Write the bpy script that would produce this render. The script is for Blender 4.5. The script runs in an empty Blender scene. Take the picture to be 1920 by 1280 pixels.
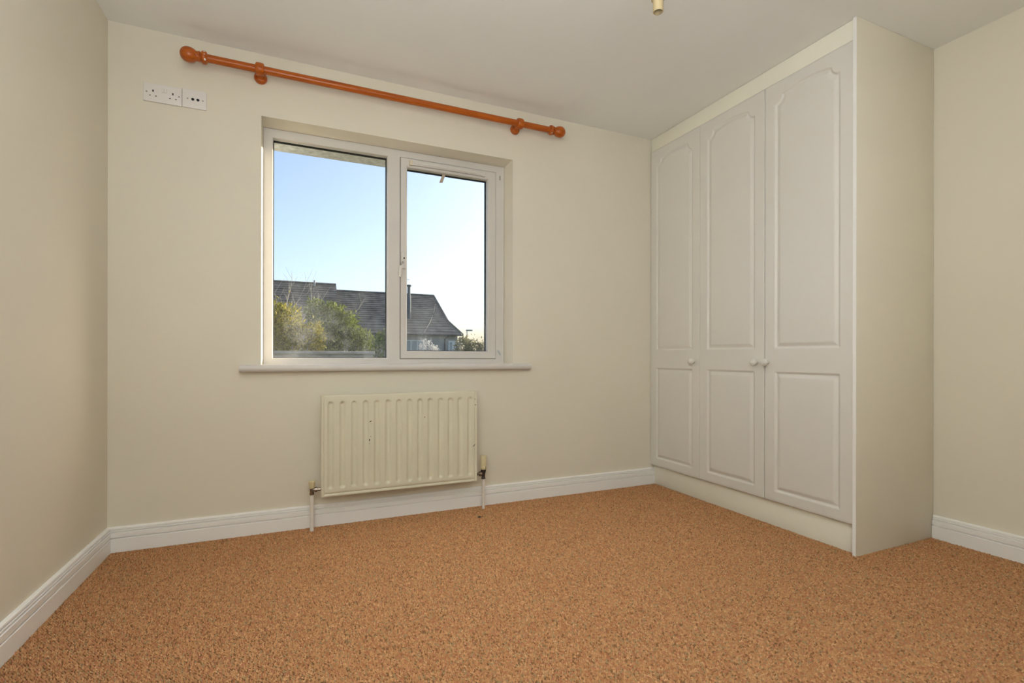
import bpy, bmesh, math, random
import numpy as np
from mathutils import Vector, Matrix

S = bpy.context.scene
COL = S.collection

# ------------------------------------------------------------------ camera
F_PX, YAW, ROLL = 937.3, 0.4175, 0.0015
cam_d = bpy.data.cameras.new('camera')
cam = bpy.data.objects.new('camera', cam_d)
COL.objects.link(cam)
cam_d.sensor_fit = 'HORIZONTAL'
cam_d.sensor_width = 36.0
cam_d.lens = F_PX * 36.0 / 1920.0
cam_d.shift_y = 27.2 / 1920.0
cam_d.clip_start = 0.02
cam_d.clip_end = 500
fwd = Vector((math.sin(YAW), math.cos(YAW), 0))
rgt = Vector((math.cos(YAW), -math.sin(YAW), 0))
up = Vector((0, 0, 1))
r3 = rgt * math.cos(ROLL) + up * math.sin(ROLL)
u3 = up * math.cos(ROLL) - rgt * math.sin(ROLL)
M = Matrix((r3, u3, -fwd)).transposed().to_4x4()
M.translation = Vector((0.0, -2.8006, 0.8892))
cam.matrix_world = M
S.camera = cam

# ------------------------------------------------------------------ light
W_WORLD, W_SUN, W_FLASH, W_FILL = 1.0, 1.0, 1.0, 1.0
SUN_TAN, SUN_EL = 0.27, math.radians(5)
sun_dir = Vector((1, SUN_TAN, 0)).normalized() * math.cos(SUN_EL) + Vector((0, 0, math.sin(SUN_EL)))

world = bpy.data.worlds.new('world')
S.world = world
world.use_nodes = True
nt = world.node_tree
nt.nodes.clear()
sky = nt.nodes.new('ShaderNodeTexSky')
sky.sky_type = 'NISHITA'
sky.sun_disc = False
sky.sun_elevation = math.radians(32)
sky.sun_rotation = math.atan2(sun_dir.x, sun_dir.y)
sky.air_density = 0.8
sky.dust_density = 3.0
sky.ozone_density = 0.5
bg = nt.nodes.new('ShaderNodeBackground')
wo = nt.nodes.new('ShaderNodeOutputWorld')
nt.links.new(sky.outputs[0], bg.inputs[0])
bg.inputs[1].default_value = 0.31 * W_WORLD
nt.links.new(bg.outputs[0], wo.inputs[0])


def light(name, kind, energy, color, loc, direction, **kw):
    d = bpy.data.lights.new(name, kind)
    d.energy = energy
    d.color = color
    for k, v in kw.items():
        setattr(d, k, v)
    o = bpy.data.objects.new(name, d)
    COL.objects.link(o)
    o.location = loc
    o.rotation_euler = Vector(direction).to_track_quat('-Z', 'Y').to_euler()
    return o


light('sun', 'SUN', 7.5 * W_SUN, (1.0, 0.88, 0.70), (30, 6, 6), -sun_dir, angle=0.01)
# the photographer's flash beside the camera: one head towards the upper walls, one bounced off the ceiling behind
FLASH = (0.84, 0.925, 1.02)
light('flash_head', 'AREA', 13.2 * W_FLASH, FLASH, (0.12, -2.75, 1.15), (0.30, 0.62, 0.95), shape='DISK', size=0.5, spread=math.radians(150))
light('flash_bounce', 'AREA', 54.0 * W_FILL, FLASH, (-0.15, -2.9, 1.20), (-0.3, -0.4, 1.0), shape='DISK', size=0.5)
portal = light('window_portal', 'AREA', 1.0, (1, 1, 1), (0.55, 0.26, 1.45), (0, -1, 0),
               shape='RECTANGLE', size=1.34, size_y=1.2)
portal.data.cycles.is_portal = True

vs = S.view_settings
vs.view_transform = 'Standard'
vs.look = 'None'
vs.exposure = 0.0
vs.gamma = 1.0
vs.use_curve_mapping = False
S.cycles.diffuse_bounces = 6
S.cycles.glossy_bounces = 2
S.cycles.max_bounces = 8
S.cycles.use_adaptive_sampling = True
S.cycles.adaptive_threshold = 0.1
S.cycles.adaptive_min_samples = 20
S.cycles.transparent_max_bounces = 8
S.cycles.caustics_reflective = False
S.cycles.caustics_refractive = False

# ------------------------------------------------------------------ materials
MATS = {}


def srgb(r, g, b):
    def f(c):
        c /= 255.0
        return c / 12.92 if c <= 0.04045 else ((c + 0.055) / 1.055) ** 2.4
    return (f(r), f(g), f(b), 1.0)


def mat(name, color, rough=0.6, spec=0.3, var=0.03, scale=6.0, bump=0.0, bscale=200.0, metallic=0.0,
        coat=0.0, color2=None, stretch=(1, 1, 1), bdist=0.001):
    if name in MATS:
        return MATS[name]
    m = bpy.data.materials.new(name)
    m.use_nodes = True
    t = m.node_tree
    b = t.nodes['Principled BSDF']
    tc = t.nodes.new('ShaderNodeTexCoord')
    mp = t.nodes.new('ShaderNodeMapping')
    mp.inputs['Scale'].default_value = stretch
    t.links.new(tc.outputs['Object'], mp.inputs[0])
    n = t.nodes.new('ShaderNodeTexNoise')
    n.inputs['Scale'].default_value = scale
    n.inputs['Detail'].default_value = 4
    t.links.new(mp.outputs[0], n.inputs['Vector'])
    r = t.nodes.new('ShaderNodeValToRGB')
    c = color[:3]
    c2 = color2[:3] if color2 else tuple(min(1, x * (1 + var)) for x in c)
    c1 = c if color2 else tuple(x * (1 - var) for x in c)
    r.color_ramp.elements[0].position = 0.3
    r.color_ramp.elements[1].position = 0.7
    r.color_ramp.elements[0].color = (*c1, 1)
    r.color_ramp.elements[1].color = (*c2, 1)
    t.links.new(n.outputs['Fac'], r.inputs[0])
    t.links.new(r.outputs[0], b.inputs['Base Color'])
    b.inputs['Roughness'].default_value = rough
    b.inputs['Specular IOR Level'].default_value = spec
    b.inputs['Metallic'].default_value = metallic
    b.inputs['Coat Weight'].default_value = coat
    b.inputs['Coat Roughness'].default_value = 0.12
    if bump:
        n2 = t.nodes.new('ShaderNodeTexNoise')
        n2.inputs['Scale'].default_value = bscale
        n2.inputs['Detail'].default_value = 3
        t.links.new(mp.outputs[0], n2.inputs['Vector'])
        bp = t.nodes.new('ShaderNodeBump')
        bp.inputs['Strength'].default_value = bump
        bp.inputs['Distance'].default_value = bdist
        t.links.new(n2.outputs['Fac'], bp.inputs['Height'])
        t.links.new(bp.outputs[0], b.inputs['Normal'])
    MATS[name] = m
    return m


WALL = mat('wall_paint', (0.77, 0.722, 0.612), 0.85, 0.15, var=0.012, scale=2.0, bump=0.12, bscale=160)
CEIL = mat('ceiling_paint', (0.88, 0.875, 0.85), 0.9, 0.1, var=0.012, scale=1.5, bump=0.1, bscale=120)
TRIM = mat('white_gloss', (0.90, 0.89, 0.87), 0.35, 0.4, var=0.015, scale=5)
UPVC = mat('white_upvc', (0.67, 0.64, 0.605), 0.3, 0.45, var=0.02, scale=8)
DOORM = mat('white_door', (0.745, 0.72, 0.675), 0.32, 0.4, var=0.01, scale=4)
CREAM = mat('cream_melamine', (0.80, 0.75, 0.63), 0.42, 0.35, var=0.015, scale=4)
CREAML = mat('pale_cream_board', (0.88, 0.855, 0.745), 0.45, 0.3, var=0.015, scale=4)
RADM = mat('radiator_enamel', (0.735, 0.70, 0.555), 0.35, 0.4, var=0.02, scale=9)
CAPM = mat('cream_plastic', (0.72, 0.62, 0.38), 0.4, 0.4, var=0.06, scale=60)
PIPE = mat('white_pipe', (0.80, 0.76, 0.70), 0.4, 0.4, var=0.03, scale=30)
BRASS = mat('tarnished_metal', (0.30, 0.24, 0.19), 0.32, 0.5, var=0.4, scale=90, metallic=0.9)
DARK = mat('dark_metal', (0.055, 0.045, 0.04), 0.4, 0.5, var=0.3, scale=90, metallic=0.4)
RUST = mat('bare_rust', (0.06, 0.035, 0.02), 0.8, 0.2, var=0.3, scale=300)
PINE = mat('varnished_pine', (0.36, 0.070, 0.004), 0.34, 0.35, scale=7, coat=0.18, color2=(0.52, 0.125, 0.008), stretch=(1.2, 14, 14))
PLATE = mat('socket_plastic', (0.80, 0.765, 0.74), 0.3, 0.45, var=0.01)
BLACK = mat('black_rubber', (0.012, 0.011, 0.010), 0.6, 0.3, var=0.2, scale=40)
SCREW = mat('screw_metal', (0.35, 0.33, 0.30), 0.4, 0.5, metallic=0.8, var=0.1)
HOLDER = mat('aged_plastic', (0.46, 0.36, 0.20), 0.45, 0.35, var=0.05, scale=40)
STICK = mat('tan_tab', (0.48, 0.40, 0.31), 0.6, 0.3)
RENDER = mat('outside_render', (0.58, 0.585, 0.55), 0.95, 0.1, scale=30, color2=(0.88, 0.88, 0.86), bump=0.6, bscale=90, bdist=0.004)
SLATE = mat('roof_tile', (0.085, 0.080, 0.072), 0.85, 0.2, scale=1.8, color2=(0.19, 0.18, 0.16), bump=0.3, bscale=14, bdist=0.02)
HWALL = mat('house_render', (0.36, 0.36, 0.35), 0.9, 0.1, var=0.08, scale=1.2, bump=0.3, bscale=30, bdist=0.01)
HTRIM = mat('house_white_trim', (0.62, 0.66, 0.68), 0.5, 0.3)
HDARK = mat('house_dark_trim', (0.05, 0.052, 0.055), 0.6, 0.3)
HGLASS = mat('house_glass', (0.30, 0.36, 0.38), 0.08, 0.6, var=0.1, scale=1.0)
STEEL = mat('flue_steel', (0.30, 0.33, 0.35), 0.5, 0.4, var=0.15, metallic=0.4)
BARK = mat('pale_bark', (0.50, 0.45, 0.38), 0.9, 0.1, var=0.3, scale=15)
STONE = mat('wall_concrete', (0.30, 0.29, 0.26), 0.95, 0.1, var=0.25, scale=5, bump=0.5, bscale=40, bdist=0.005)
GRASS = mat('ground_grass', (0.07, 0.09, 0.035), 0.95, 0.1, scale=3, color2=(0.13, 0.13, 0.06), bump=0.5, bscale=40, bdist=0.02)


def leaf_mat(name, c1, c2, sc):
    m = mat(name, c1, 0.55, 0.35, scale=sc, color2=c2)
    t = m.node_tree
    b = t.nodes['Principled BSDF']
    ramp = [n for n in t.nodes if n.type == 'VALTORGB'][0]
    tr = t.nodes.new('ShaderNodeBsdfTranslucent')
    t.links.new(ramp.outputs[0], tr.inputs[0])
    mx = t.nodes.new('ShaderNodeMixShader')
    mx.inputs[0].default_value = 0.35
    t.links.new(b.outputs[0], mx.inputs[1])
    t.links.new(tr.outputs[0], mx.inputs[2])
    t.links.new(mx.outputs[0], t.nodes['Material Output'].inputs[0])
    return m


LEAFY = leaf_mat('leaf_yellow_green', (0.06, 0.08, 0.012), (0.62, 0.52, 0.06), 22)
LEAFG = leaf_mat('leaf_green', (0.035, 0.055, 0.016), (0.36, 0.40, 0.09), 22)
LEAFO = leaf_mat('leaf_olive', (0.20, 0.20, 0.10), (0.40, 0.36, 0.20), 3)
LEAFP = leaf_mat('leaf_pale', (0.40, 0.42, 0.40), (0.75, 0.72, 0.70), 4)


def glass_mat():
    m = bpy.data.materials.new('dusty_glass')
    m.use_nodes = True
    t = m.node_tree
    t.nodes.clear()
    N, L = t.nodes.new, t.links.new
    out = N('ShaderNodeOutputMaterial')
    tr = N('ShaderNodeBsdfTransparent')
    tr.inputs[0].default_value = (0.97, 0.985, 0.98, 1)
    # dust: translucent specks and smears left on the pane
    df = N('ShaderNodeBsdfDiffuse'); df.inputs[0].default_value = (0.8, 0.8, 0.78, 1)
    tl = N('ShaderNodeBsdfTranslucent'); tl.inputs[0].default_value = (0.8, 0.8, 0.78, 1)
    dm = N('ShaderNodeMixShader'); dm.inputs[0].default_value = 0.5
    L(df.outputs[0], dm.inputs[1]); L(tl.outputs[0], dm.inputs[2])
    tc = N('ShaderNodeTexCoord')
    vo = N('ShaderNodeTexVoronoi'); vo.inputs['Scale'].default_value = 105
    L(tc.outputs['Object'], vo.inputs['Vector'])
    sp = N('ShaderNodeMapRange'); sp.inputs[1].default_value = 0.12; sp.inputs[2].default_value = 0.30
    sp.inputs[3].default_value = 0.9; sp.inputs[4].default_value = 0.0
    L(vo.outputs['Distance'], sp.inputs[0])
    n1 = N('ShaderNodeTexNoise'); n1.inputs['Scale'].default_value = 4.5; n1.inputs['Detail'].default_value = 5
    n1.inputs['Roughness'].default_value = 0.6
    L(tc.outputs['Object'], n1.inputs['Vector'])
    pm = N('ShaderNodeMapRange'); pm.inputs[1].default_value = 0.45; pm.inputs[2].default_value = 0.75
    L(n1.outputs['Fac'], pm.inputs[0])
    # more dust towards the foot of the pane
    sx = N('ShaderNodeSeparateXYZ'); L(tc.outputs['Object'], sx.inputs[0])
    zb = N('ShaderNodeMapRange'); zb.inputs[1].default_value = -0.10; zb.inputs[2].default_value = -0.58
    zb.inputs[3].default_value = 0.08; zb.inputs[4].default_value = 1.0
    L(sx.outputs['Z'], zb.inputs[0])
    sc = N('ShaderNodeSeparateColor'); L(vo.outputs['Color'], sc.inputs[0])
    pw = N('ShaderNodeMath'); pw.operation = 'POWER'; pw.inputs[1].default_value = 1.6
    L(sc.outputs[0], pw.inputs[0])
    pa = N('ShaderNodeMath'); pa.operation = 'MULTIPLY_ADD'; pa.inputs[1].default_value = 0.8; pa.inputs[2].default_value = 0.25
    L(pm.outputs[0], pa.inputs[0])
    ms = N('ShaderNodeMath'); ms.operation = 'MULTIPLY'
    L(sp.outputs[0], ms.inputs[0]); L(pw.outputs[0], ms.inputs[1])
    m1 = N('ShaderNodeMath'); m1.operation = 'MULTIPLY'
    L(ms.outputs[0], m1.inputs[0]); L(pa.outputs[0], m1.inputs[1])
    m2 = N('ShaderNodeMath'); m2.operation = 'MULTIPLY_ADD'
    L(pm.outputs[0], m2.inputs[0]); m2.inputs[1].default_value = 0.24; m2.inputs[2].default_value = 0.05
    m3 = N('ShaderNodeMath'); m3.operation = 'ADD'
    L(m1.outputs[0], m3.inputs[0]); L(m2.outputs[0], m3.inputs[1])
    m4 = N('ShaderNodeMath'); m4.operation = 'MULTIPLY'
    L(m3.outputs[0], m4.inputs[0]); L(zb.outputs[0], m4.inputs[1])
    fx = N('ShaderNodeMixShader')
    L(m4.outputs[0], fx.inputs[0]); L(tr.outputs[0], fx.inputs[1]); L(dm.outputs[0], fx.inputs[2])
    L(fx.outputs[0], out.inputs[0])
    return m


GLASS = glass_mat()


def carpet_mat():
    m = bpy.data.materials.new('carpet_yarn')
    m.use_nodes = True
    t = m.node_tree
    b = t.nodes['Principled BSDF']
    a = t.nodes.new('ShaderNodeAttribute')
    a.attribute_name = 'yarn'
    tc = t.nodes.new('ShaderNodeTexCoord')
    n = t.nodes.new('ShaderNodeTexNoise')
    n.inputs['Scale'].default_value = 900
    t.links.new(tc.outputs['Object'], n.inputs['Vector'])
    mr = t.nodes.new('ShaderNodeMapRange')
    mr.inputs[3].default_value = 0.8
    mr.inputs[4].default_value = 1.2
    t.links.new(n.outputs['Fac'], mr.inputs[0])
    mx = t.nodes.new('ShaderNodeVectorMath')
    mx.operation = 'SCALE'
    t.links.new(a.outputs['Color'], mx.inputs[0])
    t.links.new(mr.outputs[0], mx.inputs['Scale'])
    t.links.new(mx.outputs[0], b.inputs['Base Color'])
    b.inputs['Roughness'].default_value = 0.95
    b.inputs['Specular IOR Level'].default_value = 0.1
    return m


YARN = carpet_mat()
BACKING = mat('carpet_backing', (0.12, 0.055, 0.025), 0.95, 0.1, scale=120, color2=(0.24, 0.12, 0.055), bump=0.6, bscale=260, bdist=0.003)

# ------------------------------------------------------------------ helpers
ORG = {}


def empty(name, loc, label=None, cat=None, group=None, kind=None):
    o = bpy.data.objects.new(name, None)
    COL.objects.link(o)
    o.location = loc
    o.empty_display_size = 0.05
    ORG[o] = Vector(loc)
    tag(o, label, cat, group, kind)
    return o


def tag(o, label=None, cat=None, group=None, kind=None):
    for k, v in (('label', label), ('category', cat), ('group', group), ('kind', kind)):
        if v:
            o[k] = v
    return o


def obj(name, V, Fc, m, parent=None, org=None, smooth=False, mats=None, fm=None):
    """one mesh object; V in world coordinates"""
    V = np.asarray(V, float)
    if org is None:
        org = (V.min(0) + V.max(0)) / 2
    org = Vector(org)
    me = bpy.data.meshes.new(name)
    me.from_pydata((V - np.array(org)).tolist(), [], [list(f) for f in Fc])
    for mm in (mats or [m]):
        me.materials.append(mm)
    if fm:
        me.polygons.foreach_set('material_index', fm)
    if smooth:
        me.polygons.foreach_set('use_smooth', [True] * len(me.polygons))
    me.update()
    o = bpy.data.objects.new(name, me)
    COL.objects.link(o)
    if parent:
        o.parent = parent
        o.location = org - ORG[parent]
    else:
        o.location = org
    ORG[o] = org
    return o


def bobj(name, bm, m, parent=None, org=None, smooth=False, angle=None):
    bmesh.ops.recalc_face_normals(bm, faces=bm.faces[:])
    V = [v.co[:] for v in bm.verts]
    bm.verts.index_update()
    Fc = [[v.index for v in f.verts] for f in bm.faces]
    bm.free()
    o = obj(name, V, Fc, m, parent, org, smooth)
    if angle:
        for p in o.data.polygons:
            p.use_smooth = True
        o.data.set_sharp_from_angle(angle=math.radians(angle))
    return o


def add_box(bm, lo, hi, bevel=0.0, seg=2):
    r = bmesh.ops.create_cube(bm, size=1.0)
    vs_ = r['verts']
    for v in vs_:
        v.co = Vector([(lo[i] + hi[i]) / 2 + v.co[i] * (hi[i] - lo[i]) for i in range(3)])
    if bevel:
        es = list({e for v in vs_ for e in v.link_edges})
        bmesh.ops.bevel(bm, geom=es, offset=bevel, segments=seg, affect='EDGES', profile=0.5)


def box(name, lo, hi, m, parent=None, bevel=0.0, seg=2):
    bm = bmesh.new()
    add_box(bm, lo, hi, bevel, seg)
    return bobj(name, bm, m, parent, angle=35 if bevel else None)


def add_lathe(bm, prof, base, axis, n=24):
    """prof: (radius, distance along axis)"""
    base = Vector(base)
    ax = Vector(axis).normalized()
    t = Vector((0, 0, 1)) if abs(ax.z) < 0.9 else Vector((1, 0, 0))
    e1 = ax.cross(t).normalized()
    e2 = ax.cross(e1)
    rings = []
    for r, h in prof:
        if r < 1e-6:
            rings.append([bm.verts.new(base + ax * h)])
        else:
            rings.append([bm.verts.new(base + ax * h + (e1 * math.cos(2 * math.pi * k / n) + e2 * math.sin(2 * math.pi * k / n)) * r) for k in range(n)])
    for a, b in zip(rings, rings[1:]):
        for k in range(n):
            k2 = (k + 1) % n
            if len(a) == 1 and len(b) == 1:
                continue
            if len(a) == 1:
                bm.faces.new((a[0], b[k], b[k2]))
            elif len(b) == 1:
                bm.faces.new((a[k], a[k2], b[0]))
            else:
                bm.faces.new((a[k], a[k2], b[k2], b[k]))
    for rg, flip in ((rings[0], True), (rings[-1], False)):
        if len(rg) > 1:
            bm.faces.new(rg[::-1] if flip else rg)


def lathe(name, prof, base, axis, m, parent=None, n=24, angle=40):
    bm = bmesh.new()
    add_lathe(bm, prof, base, axis, n)
    return bobj(name, bm, m, parent, angle=angle)


def add_tube(bm, pts, radii, n=6):
    pts = [Vector(p) for p in pts]
    rings = []
    for i, p in enumerate(pts):
        d = (pts[min(i + 1, len(pts) - 1)] - pts[max(i - 1, 0)]).normalized()
        t = Vector((0, 0, 1)) if abs(d.z) < 0.9 else Vector((1, 0, 0))
        e1 = d.cross(t).normalized()
        e2 = d.cross(e1)
        r = radii[i] if hasattr(radii, '__len__') else radii
        rings.append([bm.verts.new(p + (e1 * math.cos(2 * math.pi * k / n) + e2 * math.sin(2 * math.pi * k / n)) * r) for k in range(n)])
    for a, b in zip(rings, rings[1:]):
        for k in range(n):
            bm.faces.new((a[k], a[(k + 1) % n], b[(k + 1) % n], b[k]))
    bm.faces.new(rings[0][::-1])
    bm.faces.new(rings[-1])


def sphere_prof(r, d0, n=10, a0=-90, a1=90):
    out = []
    for i in range(n + 1):
        a = math.radians(a0 + (a1 - a0) * i / n)
        out.append((max(0.0, r * math.cos(a)), d0 + r * math.sin(a)))
    return out


# ------------------------------------------------------------------ the room
H = 2.40
XL, LA = -0.7535, 0.018           # left wall (runs very slightly out of square)
XW, XR = 2.299, 2.895             # wardrobe front, right wall
YF = -3.75                        # wall behind the camera
WD = 1.3932                       # wardrobe length


def xl(y):
    return XL + LA * y


V = [(xl(0) - .3, .0, -.02), (XR + .3, 0, -.02), (XR + .3, YF - .1, -.02), (xl(YF) - .3, YF - .1, -.02)]
V = V + [(a, b, -.002) for a, b, _ in V]
FQ = [(0, 1, 2, 3), (7, 6, 5, 4), (0, 4, 5, 1), (1, 5, 6, 2), (2, 6, 7, 3), (3, 7, 4, 0)]
floor = obj('floor', V, FQ, BACKING)
tag(floor, 'tan flecked loop pile carpet covering the bedroom floor', kind='structure')

# the carpet's loop pile: rows of yarn loops
rng = np.random.default_rng(4)
PX, PY = 0.0074, 0.0053
nx, ny = int((XR - XL + .1) / PX), int(2.75 / PY)
gx, gy = np.meshgrid(np.arange(nx), np.arange(ny), indexing='ij')
cx = (XL - .05 + gx * PX + (gy % 2) * PX * .5).ravel()
cy = (-gy * PY).ravel()
cx = cx + rng.normal(0, .0009, cx.size)
cy = cy + rng.normal(0, .0009, cy.size)
keep = (cx > XL + LA * cy + .012) & (cx < XR - .012) & (cy < -.012) & ~((cx > XW + .035) & (cy > -WD + .012))
cx, cy = cx[keep], cy[keep]
n = cx.size
ang = math.atan2(.83, -.55) + rng.normal(0, .22, n)
la_, wa = .0050 * rng.uniform(.8, 1.15, n), .0027 * rng.uniform(.8, 1.15, n)
hh = .0060 * rng.uniform(.5, 1.3, n)
th = np.linspace(0, 2 * np.pi, 6, endpoint=False)
lx = la_[:, None] * np.cos(th)
ly = wa[:, None] * np.sin(th)
ca, sa = np.cos(ang)[:, None], np.sin(ang)[:, None]
VV = np.zeros((n, 7, 3))
VV[:, :6, 0] = cx[:, None] + lx * ca - ly * sa
VV[:, :6, 1] = cy[:, None] + lx * sa + ly * ca
VV[:, :6, 2] = -.002
VV[:, 6, 0], VV[:, 6, 1], VV[:, 6, 2] = cx, cy, hh - .002
tri = np.array([(i, (i + 1) % 6, 6) for i in range(6)])
TT = (tri[None] + 7 * np.arange(n)[:, None, None]).reshape(-1)
me = bpy.data.meshes.new('carpet_pile')
me.vertices.add(n * 7)
me.vertices.foreach_set('co', VV.reshape(-1))
me.loops.add(n * 18)
me.loops.foreach_set('vertex_index', TT.astype(np.int32))
me.polygons.add(n * 6)
me.polygons.foreach_set('loop_start', np.arange(0, n * 18, 3, dtype=np.int32))
me.polygons.foreach_set('use_smooth', np.ones(n * 6, dtype=bool))
YARNS = np.array((.865, .765, .665)) * np.array([(.64, .38, .20), (.72, .44, .245), (.57, .32, .165), (.55, .27, .145), (.62, .32, .20), (.48, .37, .22), (.34, .20, .105), (.78, .52, .31)])
prob = np.array([.25, .20, .16, .10, .08, .09, .07, .05])
# yarn colours come in soft streaks
k = rng.choice(len(YARNS), n, p=prob)
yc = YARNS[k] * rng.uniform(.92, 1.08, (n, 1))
# floor light near the window painted into the yarn; margins keep their deeper red
floor_light = np.exp(-(((cx - .85) / 1.35) ** 2 + ((cy + .55) / .95) ** 2) ** 1.2)[:, None]
yc = yc * (.90 + np.array((.24, .26, .28)) * floor_light)
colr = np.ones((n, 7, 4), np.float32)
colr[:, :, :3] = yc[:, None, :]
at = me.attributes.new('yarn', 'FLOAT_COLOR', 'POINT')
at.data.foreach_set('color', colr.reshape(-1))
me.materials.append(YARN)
me.update()
me.validate()
pile = bpy.data.objects.new('carpet_pile', me)
COL.objects.link(pile)
pile.parent = floor
pile.location = -ORG[floor]
ORG[pile] = Vector((0, 0, 0))
pile['kind'] = 'stuff'

V = [(xl(0) - .3, .3, H), (XR + .3, .3, H), (XR + .3, YF - .1, H), (xl(YF) - .3, YF - .1, H)]
V = V + [(a, b, H + .1) for a, b, _ in V]
tag(obj('ceiling', V, FQ, CEIL), 'plain matt white ceiling above the bedroom', kind='structure')


def prism(name, poly, z0, z1, m):
    n_ = len(poly)
    V_ = [(x, y, z0) for x, y in poly] + [(x, y, z1) for x, y in poly]
    F_ = [tuple(range(n_))[::-1], tuple(range(n_, 2 * n_))] + [(i, (i + 1) % n_, n_ + (i + 1) % n_, n_ + i) for i in range(n_)]
    bm = bmesh.new()
    vs_ = [bm.verts.new(v) for v in V_]
    for f in F_:
        bm.faces.new([vs_[i] for i in f])
    return bobj(name, bm, m)


tag(prism('wall_left', [(xl(0), 0), (xl(YF), YF), (xl(YF) - .1, YF), (xl(0) - .1, 0)], -.02, H, WALL), 'cream painted wall on the side of the sockets', kind='structure')
tag(prism('wall_right', [(XR, 0), (XR + .1, 0), (XR + .1, YF), (XR, YF)], -.02, H, WALL), 'cream painted wall beside the wardrobe', kind='structure')
tag(prism('wall_front', [(xl(YF) - .1, YF), (XR + .1, YF), (XR + .1, YF - .1), (xl(YF) - .1, YF - .1)], -.02, H, WALL), 'cream painted wall behind the camera', kind='structure')

# window wall with its opening: inner reveal to the frame, outer reveal beyond it
xa, xb, zs, zt = -0.1345, 1.2465, 0.8435, 2.091
oxa, oxb, ozs, ozt = -0.105, 1.215, 0.80, 2.037      # outer opening
YFR, YMID, YO = 0.12, 0.185, 0.30
xs0, xs1 = xl(0) - .1, XR + .1


def ring(name_pts):
    return name_pts


Vw, Fw, Mi = [], [], []


def quad(p, mi):
    i = len(Vw)
    Vw.extend(p)
    Fw.append((i, i + 1, i + 2, i + 3))
    Mi.append(mi)


def holed(y, X0, X1, Z0, Z1, a, b, c, d, mi, flip):
    rects = [(X0, a, Z0, Z1), (b, X1, Z0, Z1), (a, b, Z0, c), (a, b, d, Z1)]
    for x0, x1, z0, z1 in rects:
        p = [(x0, y, z0), (x1, y, z0), (x1, y, z1), (x0, y, z1)]
        quad(p if not flip else p[::-1], mi)


holed(0, xs0, xs1, -.02, H, xa, xb, zs - .035, zt, 0, False)
holed(YO, xs0 - 3, xs1 + .02, -.35, H + .1, oxa, oxb, ozs, ozt, 1, True)
xai, xbi, zti = xa + .006, xb - .010, zt - .008


def tunnel(y0, a0, b0, c0, d0, y1, a1, b1, c1, d1, mi):
    P0 = [(a0, y0, c0), (b0, y0, c0), (b0, y0, d0), (a0, y0, d0)]
    P1 = [(a1, y1, c1), (b1, y1, c1), (b1, y1, d1), (a1, y1, d1)]
    for i in range(4):
        j = (i + 1) % 4
        quad([P0[i], P1[i], P1[j], P0[j]], mi)


tunnel(0, xa, xb, zs - .035, zt, YMID, xai, xbi, zs - .035, zti, 0)
tunnel(YMID, oxa, oxb, ozs, ozt, YO, oxa, oxb, ozs, ozt, 1)
# annulus closing the inner reveal against the outer one
for x0, x1, z0, z1 in [(xai, oxa, zs - .035, zti), (oxb, xbi, zs - .035, zti), (oxa, oxb, ozt, zti)]:
    quad([(x0, YMID, z0), (x1, YMID, z0), (x1, YMID, z1), (x0, YMID, z1)], 1)
# end caps of the wall
quad([(xs0, 0, -.02), (xs0, YO, -.02), (xs0, YO, H), (xs0, 0, H)], 1)
quad([(xs1, 0, -.02), (xs1, 0, H), (xs1, YO, H), (xs1, YO, -.02)], 1)
tag(obj('wall_back', Vw, Fw, WALL, mats=[WALL, RENDER], fm=Mi), 'cream painted wall with the window opening', kind='structure')

# baseboards
BP = [(0, 0), (.018, 0), (.018, .0600), (.0160, .0622), (.0095, .0630), (.0095, .0672), (.0172, .0680), (.0172, .0872), (.0155, .0886), (.0085, .0894), (.0085, .0932),
      (.0150, .0940), (.0150, .0968), (.0135, .0978), (.0080, .0986), (.0080, .1022), (.0130, .1032), (.0120, .1085), (.0085, .1122), (.0050, .1130), (0, .1130)]


def baseboard(name, p0, p1, nrm, m0, m1, label):
    """profile along p0->p1; nrm points into the room; m0/m1: mitre slope at each end"""
    p0, p1, nrm = Vector(p0), Vector(p1), Vector(nrm)
    d = (p1 - p0).normalized()
    V_ = []
    for p, s in ((p0, m0), (p1, m1)):
        for t_, z in BP:
            V_.append(p + nrm * t_ + d * (s * t_) + Vector((0, 0, z)))
    n_ = len(BP)
    bm = bmesh.new()
    vs_ = [bm.verts.new(v) for v in V_]
    for i in range(n_):
        j = (i + 1) % n_
        bm.faces.new((vs_[i], vs_[j], vs_[n_ + j], vs_[n_ + i]))
    bm.faces.new(vs_[:n_])
    bm.faces.new(vs_[n_:][::-1])
    o = bobj(name, bm, TRIM, None, angle=25)
    tag(o, label, kind='structure')


baseboard('baseboard_back', (xl(0), 0, 0), (XW + .026, 0, 0), (0, -1, 0), 1, 0, 'white moulded baseboard under the window')
baseboard('baseboard_left', (xl(YF), YF, 0), (xl(0), 0, 0), (1, 0, 0), 0, -1, 'white moulded baseboard along the plain side wall')
baseboard('baseboard_right', (XR, -WD - .002, 0), (XR, YF, 0), (-1, 0, 0), 0, 0, 'white moulded baseboard beside the wardrobe end')

# ------------------------------------------------------------------ window
win = empty('window_1', (0.556, .15, zs), 'white plastic window with a fixed pane and a side-hung sash', kind='structure')


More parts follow.
